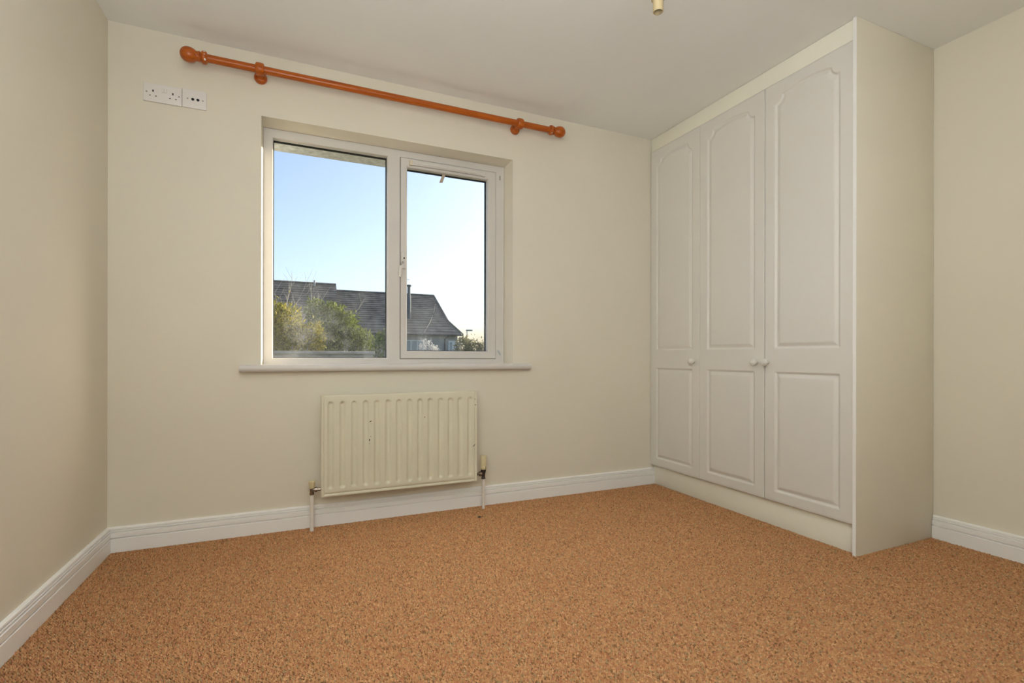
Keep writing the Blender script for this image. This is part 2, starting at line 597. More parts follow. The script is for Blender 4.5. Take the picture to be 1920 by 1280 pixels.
def frame_ring(bm, lo, hi, inner_lo, inner_hi, y0, y1, bev=.004):
    """rectangular ring: lo/hi outer (x,z), inner opening (x,z); y0 room side"""
    (x0, z0), (x1, z1) = lo, hi
    (a, c), (b, d) = inner_lo, inner_hi
    O = [(x0, z0), (x1, z0), (x1, z1), (x0, z1)]
    I = [(a, c), (b, c), (b, d), (a, d)]
    def lerp(p, q, t):
        return (p[0] + (q[0] - p[0]) * t, p[1] + (q[1] - p[1]) * t)
    rings = []
    off = [(O, y1), (O, y0), (I, y0), (I, y0 + bev), (I, y1)]
    # chamfer the inner edge on the room side
    In = [(I[0][0] - bev, I[0][1] - bev), (I[1][0] + bev, I[1][1] - bev), (I[2][0] + bev, I[2][1] + bev), (I[3][0] - bev, I[3][1] + bev)]
    off[2] = (In, y0)
    for pts, y in off:
        rings.append([bm.verts.new((p[0], y, p[1])) for p in pts])
    for r0, r1 in zip(rings, rings[1:] + rings[:1]):
        for i in range(4):
            j = (i + 1) % 4
            bm.faces.new((r0[i], r0[j], r1[j], r1[i]))


# outer frame with the mullion
GA = (-0.0845, 0.8770, 0.5115, 2.0390)     # fixed pane: x0 z0 x1 z1
SA = (0.5855, 0.8745, 1.1790, 2.0420)      # sash outline
GB = (0.6240, 0.9180, 1.1290, 1.9915)      # sash pane
bm = bmesh.new()
frame_ring(bm, (xa + .005, zs - .005), (0.5480, zt - .007), (GA[0], GA[1]), (GA[2], GA[3]), YFR, YMID)
frame_ring(bm, (0.5480, zs - .005), (xb - .009, zt - .007), (SA[0] - .003, SA[1] - .003), (SA[2] + .003, SA[3] + .003), YFR, YMID, bev=.002)
bobj('frame', bm, UPVC, win, angle=30)
bm = bmesh.new()
frame_ring(bm, (SA[0], SA[1]), (SA[2], SA[3]), (GB[0], GB[1]), (GB[2], GB[3]), YFR - .002, YMID - .004, bev=.006)
sash = bobj('sash', bm, UPVC, win, angle=30)


bm = bmesh.new()
frame_ring(bm, (SA[0] - .0032, SA[1] - .0032), (SA[2] + .0032, SA[3] + .0032), (SA[0] + .001, SA[1] + .001), (SA[2] - .001, SA[3] - .001), YFR + .005, YFR + .012, bev=.0004)
bobj('sash_seal', bm, mat('grey_seal', (.10, .095, .09), .7, .2), win)


def gasket(bm, g, y0, y1, w):
    frame_ring(bm, (g[0] - .001, g[1] - .001), (g[2] + .001, g[3] + .001), (g[0] + w, g[1] + w), (g[2] - w, g[3] - w), y0, y1, bev=.0005)


for g, par, yg in ((GA, win, .155), (GB, sash, .150)):
    box('pane', (g[0] - .004, yg, g[1] - .004), (g[2] + .004, yg + .004, g[3] + .004), GLASS, par)
    bm = bmesh.new()
    gasket(bm, g, yg + .006, yg + .026, .0035)
    bobj('gasket', bm, BLACK, par)

# trickle vent on the head of the sash, with end caps
vent = empty('trickle_vent', (0.868, YFR - .012, 2.012))
vent.parent = win
vent.location = ORG[vent] - ORG[win]
box('vent_cover', (0.652, YFR - .018, 2.004), (1.088, YFR - .001, 2.027), UPVC, vent, .004)
box('vent_flap', (0.664, YFR - .023, 2.009), (1.076, YFR - .017, 2.019), UPVC, vent, .002)
box('end_cap', (0.634, YFR - .020, 2.001), (0.654, YFR - .001, 2.029), mat('vent_cap', (.70, .63, .50), .4, .4), vent, .003)
box('end_cap', (1.086, YFR - .020, 2.001), (1.104, YFR - .001, 2.029), UPVC, vent, .003)
# handle
hd = empty('handle', (0.592, YFR - .012, 1.43))
hd.parent = win
hd.location = ORG[hd] - ORG[win]
box('handle_plate', (0.588, YFR - .020, 1.395), (0.612, YFR - .001, 1.492), UPVC, hd, .005)
lathe('handle_screw', [(0, 0), (.0045, 0), (.0045, .003), (0, .003)], (0.602, YFR - .0195, 1.455), (0, -1, 0), BLACK, hd, 12)
bm = bmesh.new()
add_tube(bm, [(0.598, YFR - .014, 1.438), (0.590, YFR - .034, 1.432), (0.580, YFR - .038, 1.405), (0.574, YFR - .038, 1.343)], [.0085, .0085, .0075, .0065], 10)
bobj('handle_lever', bm, UPVC, hd, angle=40)
# friction-stay screw cover marks on the hinge side
box('hinge_cover', (1.206, YFR - .004, 2.000), (1.214, YFR + .002, 2.026), mat('grey_cover', (.42, .40, .36), .5, .3), win, .001)
bm = bmesh.new()
add_tube(bm, [(1.193, YFR - .002, .925), (1.205, YFR - .004, .915), (1.214, YFR - .003, .895)], [.004, .006, .003], 6)
bobj('sealant_smear', bm, mat('sealant', (.52, .55, .57), .4, .4), win, angle=60)
# peeling protective tape on the sash pane
bm = bmesh.new()
pts = [(0.853, .146, 1.990), (0.843, .1455, 1.965), (0.832, .144, 1.936)]
for w0 in (0,):
    vsx = [[bm.verts.new((x - .010, y, z)), bm.verts.new((x + .011, y, z + .003)), bm.verts.new((x + .011, y - .0008, z + .003)), bm.verts.new((x - .010, y - .0008, z))] for x, y, z in pts]
    for a, b in zip(vsx, vsx[1:]):
        for i in range(4):
            bm.faces.new((a[i], a[(i + 1) % 4], b[(i + 1) % 4], b[i]))
    bm.faces.new(vsx[0][::-1]); bm.faces.new(vsx[-1])
bobj('tape_tab', bm, STICK, sash)
bm = bmesh.new()
add_tube(bm, [(.8012, .1485, 1.2020), (.7905, .1485, 1.1470), (.7700, .1485, 1.0930), (.7330, .1485, 1.0300)], [.0006, .0022, .0028, .0010], 6)
bobj('smear_streak', bm, mat('dried_smear', (.62, .62, .60), .8, .1), sash, angle=60)

# sill board: nose with rounded edge, horns lapping the wall
prof = []
zs0, zs1, yn = .8080, .8435, -.045
for i in range(9):
    a = math.radians(-90 + 180 * i / 8)
    prof.append((yn + .0125 - .0125 * math.cos(a), (zs0 + zs1) / 2 + (zs1 - zs0) / 2 * math.sin(a)))
bm = bmesh.new()
for X0, X1, yb in ((-.228, 1.354, -.0005), (xa + .001, xb - .001, YFR + .02)):
    pr = prof if yb < 0 else [(-.0005, zs0), (-.0005, zs1)]
    ring_ = [(y, z) for y, z in pr] + [(yb, zs1), (yb, zs0)]
    A = [bm.verts.new((X0, y, z)) for y, z in ring_]
    B = [bm.verts.new((X1, y, z)) for y, z in ring_]
    for i in range(len(ring_)):
        j = (i + 1) % len(ring_)
        bm.faces.new((A[i], A[j], B[j], B[i]))
    bm.faces.new(A[::-1]); bm.faces.new(B)
bobj('window_sill', bm, UPVC, win, angle=35)
# outside ledge
bm = bmesh.new()
r_ = [(YMID - .002, .872), (YO + .05, .835), (YO + .05, .80), (YMID - .002, .80)]
A = [bm.verts.new((oxa + .002, y, z)) for y, z in r_]
B = [bm.verts.new((oxb - .002, y, z)) for y, z in r_]
for i in range(4):
    bm.faces.new((A[i], A[(i + 1) % 4], B[(i + 1) % 4], B[i]))
bm.faces.new(A[::-1]); bm.faces.new(B)
bobj('outer_ledge', bm, UPVC, win)

# ------------------------------------------------------------------ wardrobe
wd = empty('wardrobe', (2.60, -WD / 2, 0), 'white fitted three-door wardrobe with arched panels and round knobs', 'wardrobe')
DT = .019
ZD0, ZD1 = .1360, 2.3060
box('end_panel', (XW - .004, -WD, .0), (XR - .003, -WD + .0157, H - .001), CREAM, wd, .001)
box('panel_edging', (XW - .0055, -WD + .0004, .001), (XW - .0038, -WD + .0153, H - .002), TRIM, wd)
box('fascia', (XW + .004, -WD + .0165, 2.3085), (XW + .024, -.003, H - .002), CREAML, wd, .001)
box('plinth', (XW + .026, -WD + .0165, .0), (XW + .044, -.003, .1320), CREAML, wd, .001)
box('carcass', (XW + DT + .004, -WD + .017, .1335), (XR - .004, -.003, 2.307), CREAM, wd)

DW = (WD - .0157 - .004 - 3 * .0025) / 3 + .0002


def panel_poly(u, z0, z1, arch):
    """outline of a sunk panel, local u (across), z"""
    if not arch:
        return [(-u, z0), (u, z0), (u, z1), (-u, z1)]
    out = [(-u, z0), (u, z0)]
    r = .040
    zz = z1 - .060                       # shoulder
    right = [(u, zz)]
    for i in range(1, 9):
        a = math.radians(-90 - 90 * i / 8)
        right.append((u + .0 + r * math.cos(a), zz + r + r * math.sin(a)))
    u1, za = right[-1]
    right.append((u1 - .004, za + .002))
    for i in range(1, 11):
        uu = (u1 - .004) * (1 - i / 10)
        right.append((uu, za + .002 + (z1 - za - .002) * (1 - (uu / (u1 - .004)) ** 2)))
    out += right
    out += [(-a, b) for a, b in right[-2::-1]]
    return out


def sdf(P, poly):
    poly = np.array(poly)
    d = np.full(len(P), 1e9)
    inside = np.zeros(len(P), bool)
    for a, b in zip(poly, np.roll(poly, -1, 0)):
        e = b - a
        w = P - a
        t_ = np.clip((w @ e) / (e @ e), 0, 1)
        d = np.minimum(d, np.hypot(*(w - t_[:, None] * e).T))
        c = (a[1] > P[:, 1]) != (b[1] > P[:, 1])
        xi = a[0] + (P[:, 1] - a[1]) / np.where(b[1] == a[1], 1e-9, b[1] - a[1]) * (b[0] - a[0])
        inside ^= c & (P[:, 0] < xi)
    return np.where(inside, d, -d)


def relief(d):
    """depth of the routed moulding against distance inside the outline"""
    xs = [-.003, 0, .003, .006, .009, .011, .016, .022, .027, .030, 1]
    ys = [0, -.0006, -.0050, -.0080, -.0086, -.0080, -.0057, -.0029, -.0009, -.0004, -.0004]
    return np.interp(d, xs, ys)


def door_mesh():
    hw, hz = DW / 2, (ZD1 - ZD0) / 2
    pu = DW / 2 - .0605
    polys = [panel_poly(pu, .9305 - ZD0 - hz, 2.2530 - ZD0 - hz, True), panel_poly(pu, .1900 - ZD0 - hz, .8080 - ZD0 - hz, False)]
    us = np.linspace(-hw + .003, hw - .003, 126)
    zz = []
    z = -hz + .003
    crit = [.19, .808, .9305, 2.2230]
    while z < hz - .003:
        zz.append(z)
        zw = z + ZD0 + hz
        dense = any(-.012 < (zw - c) * (1 if c in (.19, .9305) else -1) < .040 for c in crit) or 2.17 < zw < 2.262
        z += .0032 if dense else .014
    zz.append(hz - .003)
    zz = np.array(zz)
    U, Z = np.meshgrid(us, zz, indexing='ij')
    P = np.stack([U.ravel(), Z.ravel()], 1)
    d = np.maximum(sdf(P, polys[0]), sdf(P, polys[1]))
    dep = relief(d)
    nu, nz = len(us), len(zz)
    V_ = [(-(DT / 2) - q, p[0], p[1]) for p, q in zip(P, dep)]      # front faces -x
    F_ = []
    for i in range(nu - 1):
        for j in range(nz - 1):
            F_.append((i * nz + j, i * nz + j + 1, (i + 1) * nz + j + 1, (i + 1) * nz + j))
    edge = [i * nz for i in range(nu)] + [(nu - 1) * nz + j for j in range(1, nz)] + [i * nz + nz - 1 for i in range(nu - 2, -1, -1)] + [j for j in range(nz - 2, 0, -1)]
    def lip(ins, xx):
        out = []
        for e in edge:
            p = P[e]
            su = np.sign(p[0]) if abs(abs(p[0]) - (hw - .003)) < 1e-6 else 0
            sz = np.sign(p[1]) if abs(abs(p[1]) - (hz - .003)) < 1e-6 else 0
            V_.append((xx, p[0] + su * ins, p[1] + sz * ins))
            out.append(len(V_) - 1)
        return out
    r0 = edge
    for ins, xx in ((.002, -DT / 2 + .0008), (.003, -DT / 2 + .003), (.003, DT / 2)):
        r1 = lip(ins, xx)
        for i in range(len(edge)):
            j = (i + 1) % len(edge)
            F_.append((r0[i], r0[j], r1[j], r1[i]))
        r0 = r1
    F_.append(tuple(r0))
    return V_, F_


Vd, Fd = door_mesh()
dme = bpy.data.meshes.new('door')
dme.from_pydata(Vd, [], Fd)
dme.materials.append(DOORM)
bm = bmesh.new(); bm.from_mesh(dme); bmesh.ops.recalc_face_normals(bm, faces=bm.faces[:]); bm.to_mesh(dme); bm.free()
dme.polygons.foreach_set('use_smooth', [True] * len(dme.polygons))
dme.set_sharp_from_angle(angle=math.radians(50))
kbm = bmesh.new()
add_lathe(kbm, [(.0100, 0), (.0085, .005), (.0080, .010), (.0105, .0125), (.0160, .0160), (.0190, .0205), (.0198, .0250), (.0188, .0300), (.0155, .0345), (.0095, .0375), (0, .0385)], (0, 0, 0), (-1, 0, 0), 28)
bmesh.ops.recalc_face_normals(kbm, faces=kbm.faces[:])
kme = bpy.data.meshes.new('knob')
kbm.to_mesh(kme); kbm.free()
kme.materials.append(DOORM)
kme.polygons.foreach_set('use_smooth', [True] * len(kme.polygons))
for i in range(3):
    yc_ = -.004 - DW / 2 - i * (DW + .0018) - (.0028 if i == 2 else 0)
    dorg = Vector((XW + DT / 2, yc_, (ZD0 + ZD1) / 2))
    d = bpy.data.objects.new('door', dme)
    COL.objects.link(d)
    d.parent = wd
    d.location = dorg - ORG[wd]
    ORG[d] = dorg
    ky = yc_ + (-1 if i < 2 else 1) * (DW / 2 - (.046 if i < 2 else .017))
    kn = bpy.data.objects.new('knob', kme)
    COL.objects.link(kn)
    kn.parent = d
    kn.location = Vector((XW, ky, .858)) - dorg

# ------------------------------------------------------------------ radiator
rad = empty('radiator', (.562, -.06, 0), 'cream ribbed panel radiator with chipped paint on the wall below the window', 'radiator')
RX0, RX1, RZ0, RZ1, RY = .1430, .9815, .1705, .6890, -.100
PITCH, NR = .0575, 14
us = np.unique(np.concatenate([np.array([RX0 + .004, RX1 - .004]), np.arange(RX0 + .02, RX1 - .02, PITCH / 22), [RX0 + .0100, RX0 + .0135, RX0 + .0170, RX1 - .0100, RX1 - .0135, RX1 - .0170]]))
zz = np.unique(np.concatenate([[RZ0 + .004, RZ0 + .0120, RZ0 + .0155, RZ0 + .0190, RZ0 + .03, RZ1 - .004, RZ1 - .012], np.arange(.205, .245, .0035), np.arange(.26, .61, .03), np.arange(.618, .660, .0035)]))
U, Z = np.meshgrid(us, zz, indexing='ij')
dep = np.zeros_like(U)
for i in range(NR):
    c = .189 + i * PITCH
    ztop, zbot, hw = .640, .224, .0155
    dz = np.maximum(np.maximum(Z - ztop, zbot - Z), 0)
    rr = np.sqrt((U - c) ** 2 + dz ** 2)
    dep = np.maximum(dep, np.where(rr < hw, .0095 * np.cos(rr / hw * math.pi / 2) ** 0.8, 0))
# pressed seam around the edge of the panel
seam = np.minimum(np.minimum(np.abs(U - (RX0 + .0135)), np.abs(U - (RX1 - .0135))), np.abs(Z - (RZ0 + .0155)))
inb = (U > RX0 + .010) & (U < RX1 - .010) & (Z > RZ0 + .010)
dep = np.maximum(dep, np.where((seam < .0012) & inb, .0040, 0))
nu, nz = len(us), len(zz)
Vr = [(u, RY + q, z) for u, z, q in zip(U.ravel(), Z.ravel(), dep.ravel())]
Fr = [(i * nz + j, (i + 1) * nz + j, (i + 1) * nz + j + 1, i * nz + j + 1) for i in range(nu - 1) for j in range(nz - 1)]
edge = [i * nz for i in range(nu)] + [(nu - 1) * nz + j for j in range(1, nz)] + [i * nz + nz - 1 for i in range(nu - 2, -1, -1)] + [j for j in range(nz - 2, 0, -1)]
r0 = edge
for ins, yy in ((.003, RY + .001), (.004, RY + .004), (.004, RY + .026), (.0, RY + .030)):
    r1 = []
    for e in edge:
        u, _, z = Vr[e]
        su = -1 if abs(u - us[0]) < 1e-7 else (1 if abs(u - us[-1]) < 1e-7 else 0)
        sz = -1 if abs(z - zz[0]) < 1e-7 else (1 if abs(z - zz[-1]) < 1e-7 else 0)
        Vr.append((u + su * ins, yy, z + sz * ins))
        r1.append(len(Vr) - 1)
    for i in range(len(edge)):
        j = (i + 1) % len(edge)
        Fr.append((r0[i], r1[i], r1[j], r0[j]))
    r0 = r1
Fr.append(tuple(r0[::-1]))
pn = obj('ribbed_panel', Vr, Fr, RADM, rad, smooth=True)
bm = bmesh.new(); bm.from_mesh(pn.data); bmesh.ops.recalc_face_normals(bm, faces=bm.faces[:]); bm.to_mesh(pn.data); bm.free()
pn.data.set_sharp_from_angle(angle=math.radians(55))
for bx_ in (.30, .82):
    box('bracket', (bx_ - .015, RY + .030, .22), (bx_ + .015, -.001, .62), RADM, rad)
# chips in the enamel
rr_ = random.Random(3)
for (x0, z0, x1, z1, w) in [(.381, .541, .391, .548, .0022), (.3865, .535, .388, .533, .0010), (.3815, .440, .3805, .455, .0018), (.386, .463, .388, .468, .0012), (.3805, .427, .381, .431, .001), (.673, .551, .6765, .556, .0018),
                            (.953, .369, .968, .386, .0016), (.969, .613, .9705, .606, .0013), (.966, .640, .968, .645, .001)]:
    q = []
    d = Vector((x1 - x0, 0, z1 - z0))
    nrm = Vector((-d.z, 0, d.x)).normalized()
    for t_, s in ((0, .2), (.3, 1), (.65, .8), (1, .15), (.7, -.9), (.35, -.7)):
        q.append(Vector((x0, 0, z0)) + d * t_ + nrm * (1.5 * w * s * rr_.uniform(.7, 1.2)))
    xm, zm = (x0 + x1) / 2, (z0 + z1) / 2
    gd = 0
    for i in range(NR):
        r = abs(xm - (.189 + i * PITCH))
        if r < .0155 and .21 < zm < .65:
            gd = .0095 * math.cos(r / .0155 * math.pi / 2) ** .8
    bm = bmesh.new()
    A = [bm.verts.new((p.x, RY + gd - .0006, p.z)) for p in q]
    B = [bm.verts.new((p.x, RY + gd + .003, p.z)) for p in q]
    for i in range(6):
        bm.faces.new((A[i], A[(i + 1) % 6], B[(i + 1) % 6], B[i]))
    bm.faces.new(A); bm.faces.new(B[::-1])
    bobj('paint_chip', bm, RUST, rad)
# lockshield valve and feed pipe on the window corner side
VX, VY = .1010, -.072
lv = empty('lockshield_valve', (VX, VY, .20)); lv.parent = rad; lv.location = ORG[lv] - ORG[rad]
lathe('valve_cap', [(0, 0), (.0115, 0), (.0135, .004), (.0160, .030), (.0165, .034), (.0150, .037), (0, .037)], (VX, VY, .2170), (0, 0, 1), CAPM, lv, 20)
lathe('valve_body', [(0, 0), (.0110, 0), (.0125, .003), (.0125, .012), (.0095, .014), (.0105, .020), (.0105, .034), (0, .034)], (VX, VY, .1835), (0, 0, 1), BRASS, lv, 6, 30)
lathe('valve_tail', [(0, 0), (.0085, 0), (.0085, .012), (.0130, .013), (.0130, .026), (.0080, .027), (.0080, .045), (0, .045)], (VX, VY, .2090), (1, 0, 0), BRASS, lv, 8, 30)
lathe('feed_pipe', [(0, 0), (.0096, 0), (.0096, .1845), (0, .1845)], (VX, VY, 0), (0, 0, 1), PIPE, rad, 16)
# thermostatic valve
TX, TY = 1.0290, -.072
tv = empty('thermostatic_valve', (TX, TY, .20)); tv.parent = rad; tv.location = ORG[tv] - ORG[rad]
lathe('thermostat_head', [(0, 0), (.0165, 0), (.0185, .003), (.0190, .018), (.0180, .020), (.0185, .023), (.0180, .074), (.0160, .080), (0, .081)], (TX, TY, .2300), (0, 0, 1), CAPM, tv, 24)
lathe('setting_mark', [(0, 0), (.0022, 0), (.0022, .002), (0, .002)], (TX + .006, TY - .0170, .2465), (.3, -1, 0), BLACK, tv, 8)
lathe('setting_mark', [(0, 0), (.0018, 0), (.0018, .002), (0, .002)], (TX + .006, TY - .0170, .2380), (.3, -1, 0), BLACK, tv, 8)
lathe('valve_body', [(0, 0), (.0120, 0), (.0130, .004), (.0100, .012), (.0105, .020), (.0115, .030), (.0155, .046), (.0155, .056), (0, .056)], (TX, TY, .1745), (0, 0, 1), DARK, tv, 8, 30)
lathe('valve_tail', [(0, 0), (.0085, 0), (.0085, .010), (.0140, .011), (.0140, .024), (.0080, .025), (.0080, .050), (0, .050)], (TX, TY, .2050), (-1, 0, 0), BRASS, tv, 8, 30)
lathe('feed_pipe', [(0, 0), (.0085, 0), (.0085, .175), (0, .175)], (TX, TY, 0), (0, 0, 1), PIPE, rad, 16)

# ------------------------------------------------------------------ curtain pole
PZ, PYY = 2.281, -.080
pole = empty('curtain_pole', (.55, 0, PZ), 'orange varnished wooden curtain pole with ball finials above the window', 'curtain pole')
lathe('rod', [(0, 0), (.0180, 0), (.0180, 1.822), (0, 1.822)], (-.362, PYY, PZ), (1, 0, 0), PINE, pole, 28)
FIN = [(0, -.014), (.0190, -.014), (.0245, -.012), (.0285, -.007), (.0292, .000), (.0280, .006), (.0235, .010), (.0205, .012), (.0205, .0145), (.0240, .016), (.0240, .020), (.0215, .023)]
FIN += [(.0335 * math.sin(math.radians(a)) ** (.85 if a < 90 else 1), .063 - .040 * math.cos(math.radians(a)) * (1 if a < 90 else .85)) for a in range(38, 180, 9)] + [(0, .097)]
lathe('finial', FIN, (-.370, PYY, PZ), (-1, 0, 0), PINE, pole, 28)
lathe('finial', FIN, (1.468, PYY, PZ), (1, 0, 0), PINE, pole, 28)
FLECK = mat('white_dot', (.85, .82, .76), .5, .3)  # small white dots on the finial collars
for fx, fa, fr in ((-.367, 35, .0040), (-.366, 5, .0028), (-.364, -40, .0050), (1.466, -55, .0035)):
    fa = math.radians(fa)
    lathe('collar_dot', [(0, 0), (fr, 0), (fr * .6, .0010), (0, .0012)], (fx, PYY - .0288 * math.cos(fa), PZ + .0288 * math.sin(fa)), (0, -math.cos(fa), math.sin(fa)), FLECK, pole, 8)
for bx_ in (-.137, 1.256):
    br = empty('bracket', (bx_, 0, PZ)); br.parent = pole; br.location = ORG[br] - ORG[pole]
    lathe('wall_rose', [(0, 0), (.0280, 0), (.0300, .004), (.0300, .009), (.0285, .015), (.0250, .020), (.0200, .0235), (.0160, .025), (0, .025)], (bx_, -.0005, PZ - .006), (0, -1, 0), PINE, br, 24)
    lathe('stem', [(0, 0), (.0175, 0), (.0150, .012), (.0150, .030), (.0170, .044), (0, .044)], (bx_, -.018, PZ - .005), (0, -1, 0), PINE, br, 20)
    # ring that carries the rod
    bm = bmesh.new()
    n_, w_ = 28, .0195
    sec = [(.0182, -w_), (.0260, -w_ + .001), (.0295, -w_ + .006), (.0305, 0), (.0295, w_ - .006), (.0260, w_ - .001), (.0182, w_)]
    rg = [[bm.verts.new((bx_ + dx, PYY + r * math.cos(2 * math.pi * k / n_), PZ + r * math.sin(2 * math.pi * k / n_))) for r, dx in sec] for k in range(n_)]
    for k in range(n_):
        a, b = rg[k], rg[(k + 1) % n_]
        for i in range(len(sec)):
            j = (i + 1) % len(sec)
            bm.faces.new((a[i], a[j], b[j], b[i]))
    bobj('ring', bm, PINE, br, angle=40)
    lathe('screw', [(0, 0), (.0025, 0), (.0025, .002), (0, .002)], (bx_ + .004, PYY - .004, PZ - .0275), (0, -.2, -1), BLACK, br, 10)

# ------------------------------------------------------------------ wall sockets
def plate(name, x0, x1, z0, z1, label, cat):
    e = empty(name, ((x0 + x1) / 2, 0, (z0 + z1) / 2), label, cat)
    box('face_plate', (x0, -.0090, z0), (x1, -.0004, z1), PLATE, e, .0025, 3)
    return e


def hole(par, x, z, w, h, y=-.0092):
    box('pin_slot', (x - w / 2, y, z - h / 2), (x + w / 2, -.004, z + h / 2), BLACK, par)


ds = plate('double_socket', -.6212, -.4703, 2.0650, 2.1500, 'white double power socket high on the wall near the corner', 'socket')
for ex, l, r in ((-.5828, -.5945, -.5715), (-.5052, -.5168, -.4935)):
    hole(ds, ex, 2.1150, .0052, .0105)
    hole(ds, l, 2.0926, .0062, .0036)
    hole(ds, r, 2.0926, .0062, .0036)
for sx_ in (-.6075, -.4810):
    lathe('screw', [(0, 0), (.0034, 0), (.0034, .0016), (0, .0016)], (sx_, -.0084, 2.1074), (0, -1, 0), SCREW, ds, 14)
for sx_ in (-.5490, -.5385):
    box('switch_rocker', (sx_, -.0125, 2.1135), (sx_ + .0090, -.006, 2.1345), PLATE, ds, .0012)
ts = plate('aerial_socket', -.4685, -.3695, 2.0665, 2.1545, 'white single aerial plate with two round black holes', 'socket')
for sx_ in (-.4258, -.4048):
    lathe('aerial_hole', [(0, 0), (.0064, 0), (.0064, .0050), (0, .0050)], (sx_, -.0046, 2.1082), (0, -1, 0), BLACK, ts, 20)
for sx_ in (-.4468, -.3848):
    lathe('screw', [(0, 0), (.0034, 0), (.0034, .0016), (0, .0016)], (sx_, -.0084, 2.1082), (0, -1, 0), SCREW, ts, 14)

# ------------------------------------------------------------------ pendant lamp holder (only its foot is in the picture)
px_, py_ = 1.0076, -1.6066
pd = empty('pendant_light', (px_, py_, H), 'bare yellowed lamp holder hanging from the ceiling', 'light')
lathe('ceiling_rose', [(0, 0), (.048, 0), (.048, .008), (.040, .020), (.014, .030), (.006, .034), (0, .034)], (px_, py_, H), (0, 0, -1), PLATE, pd, 28)
lathe('flex', [(0, 0), (.0035, 0), (.0035, .367), (0, .367)], (px_, py_, H - .030), (0, 0, -1), PLATE, pd, 10)
lathe('lamp_holder', [(0, 0), (.006, 0), (.011, .006), (.0170, .022), (.0200, .026), (.0200, .048), (.0160, .050), (.0152, .054), (.0152, .0845), (.0140, .0860), (.0125, .0860), (.0125, .060), (0, .060)], (px_, py_, 2.007), (0, 0, -1), HOLDER, pd, 24)

# a scrap lying on the carpet below the thermostatic valve
bm = bmesh.new()
q = [(-.010, -.002), (-.003, -.005), (.006, -.004), (.011, .000), (.004, .004), (-.006, .003)]
A = [bm.verts.new((.9515 + a, -.2165 + b, .003 + .0015 * (i % 2))) for i, (a, b) in enumerate(q)]
B = [bm.verts.new((.9515 + a * .8, -.2165 + b * .8, .0065 + .001 * (i % 3))) for i, (a, b) in enumerate(q)]
for i in range(6):
    bm.faces.new((A[i], A[(i + 1) % 6], B[(i + 1) % 6], B[i]))
bm.faces.new(A[::-1]); bm.faces.new(B)
tag(bobj('scrap', bm, mat('dark_scrap', (.05, .06, .05), .7, .2)), 'tiny dark scrap lying on the carpet near the radiator', 'scrap')

# ------------------------------------------------------------------ outside
G0 = -.35
V = [(-160, .28, G0 - .1), (260, .28, G0 - .1), (260, 320, G0 - .1), (-160, 320, G0 - .1)]
tag(obj('ground', V + [(a, b, G0) for a, b, _ in V], FQ[:2] + FQ[2:], GRASS), 'dull green ground of the gardens outside', kind='structure')


def courses(bm, A, B, C, D, n_, lap=.035, m_idx=0):
    """tiled slope A-B (lower edge, left to right) up to D-C, laid in stepped courses"""
    A, B, C, D = map(Vector, (A, B, C, D))
    nrm = (B - A).cross(D - A).normalized()
    for i in range(n_):
        t0, t1 = i / n_, (i + 1) / n_
        a, b = A.lerp(D, t0) + nrm * lap, B.lerp(C, t0) + nrm * lap
        c, d = B.lerp(C, t1) + nrm * .004, A.lerp(D, t1) + nrm * .004
        a0, b0 = A.lerp(D, t0), B.lerp(C, t0)
        v = [bm.verts.new(p) for p in (a0, b0, b, a, c, d)]
        bm.faces.new((v[0], v[1], v[2], v[3]))
        bm.faces.new((v[3], v[2], v[4], v[5]))


def raw(name, bm, m, parent):
    V_ = [v.co[:] for v in bm.verts]
    bm.verts.index_update()
    F_ = [[v.index for v in f.verts] for f in bm.faces]
    bm.free()
    return obj(name, V_, F_, m, parent)


YE, YB, YR_ = 36.0, 37.2, 40.0
YBK, YEK = 42.8, 44.0


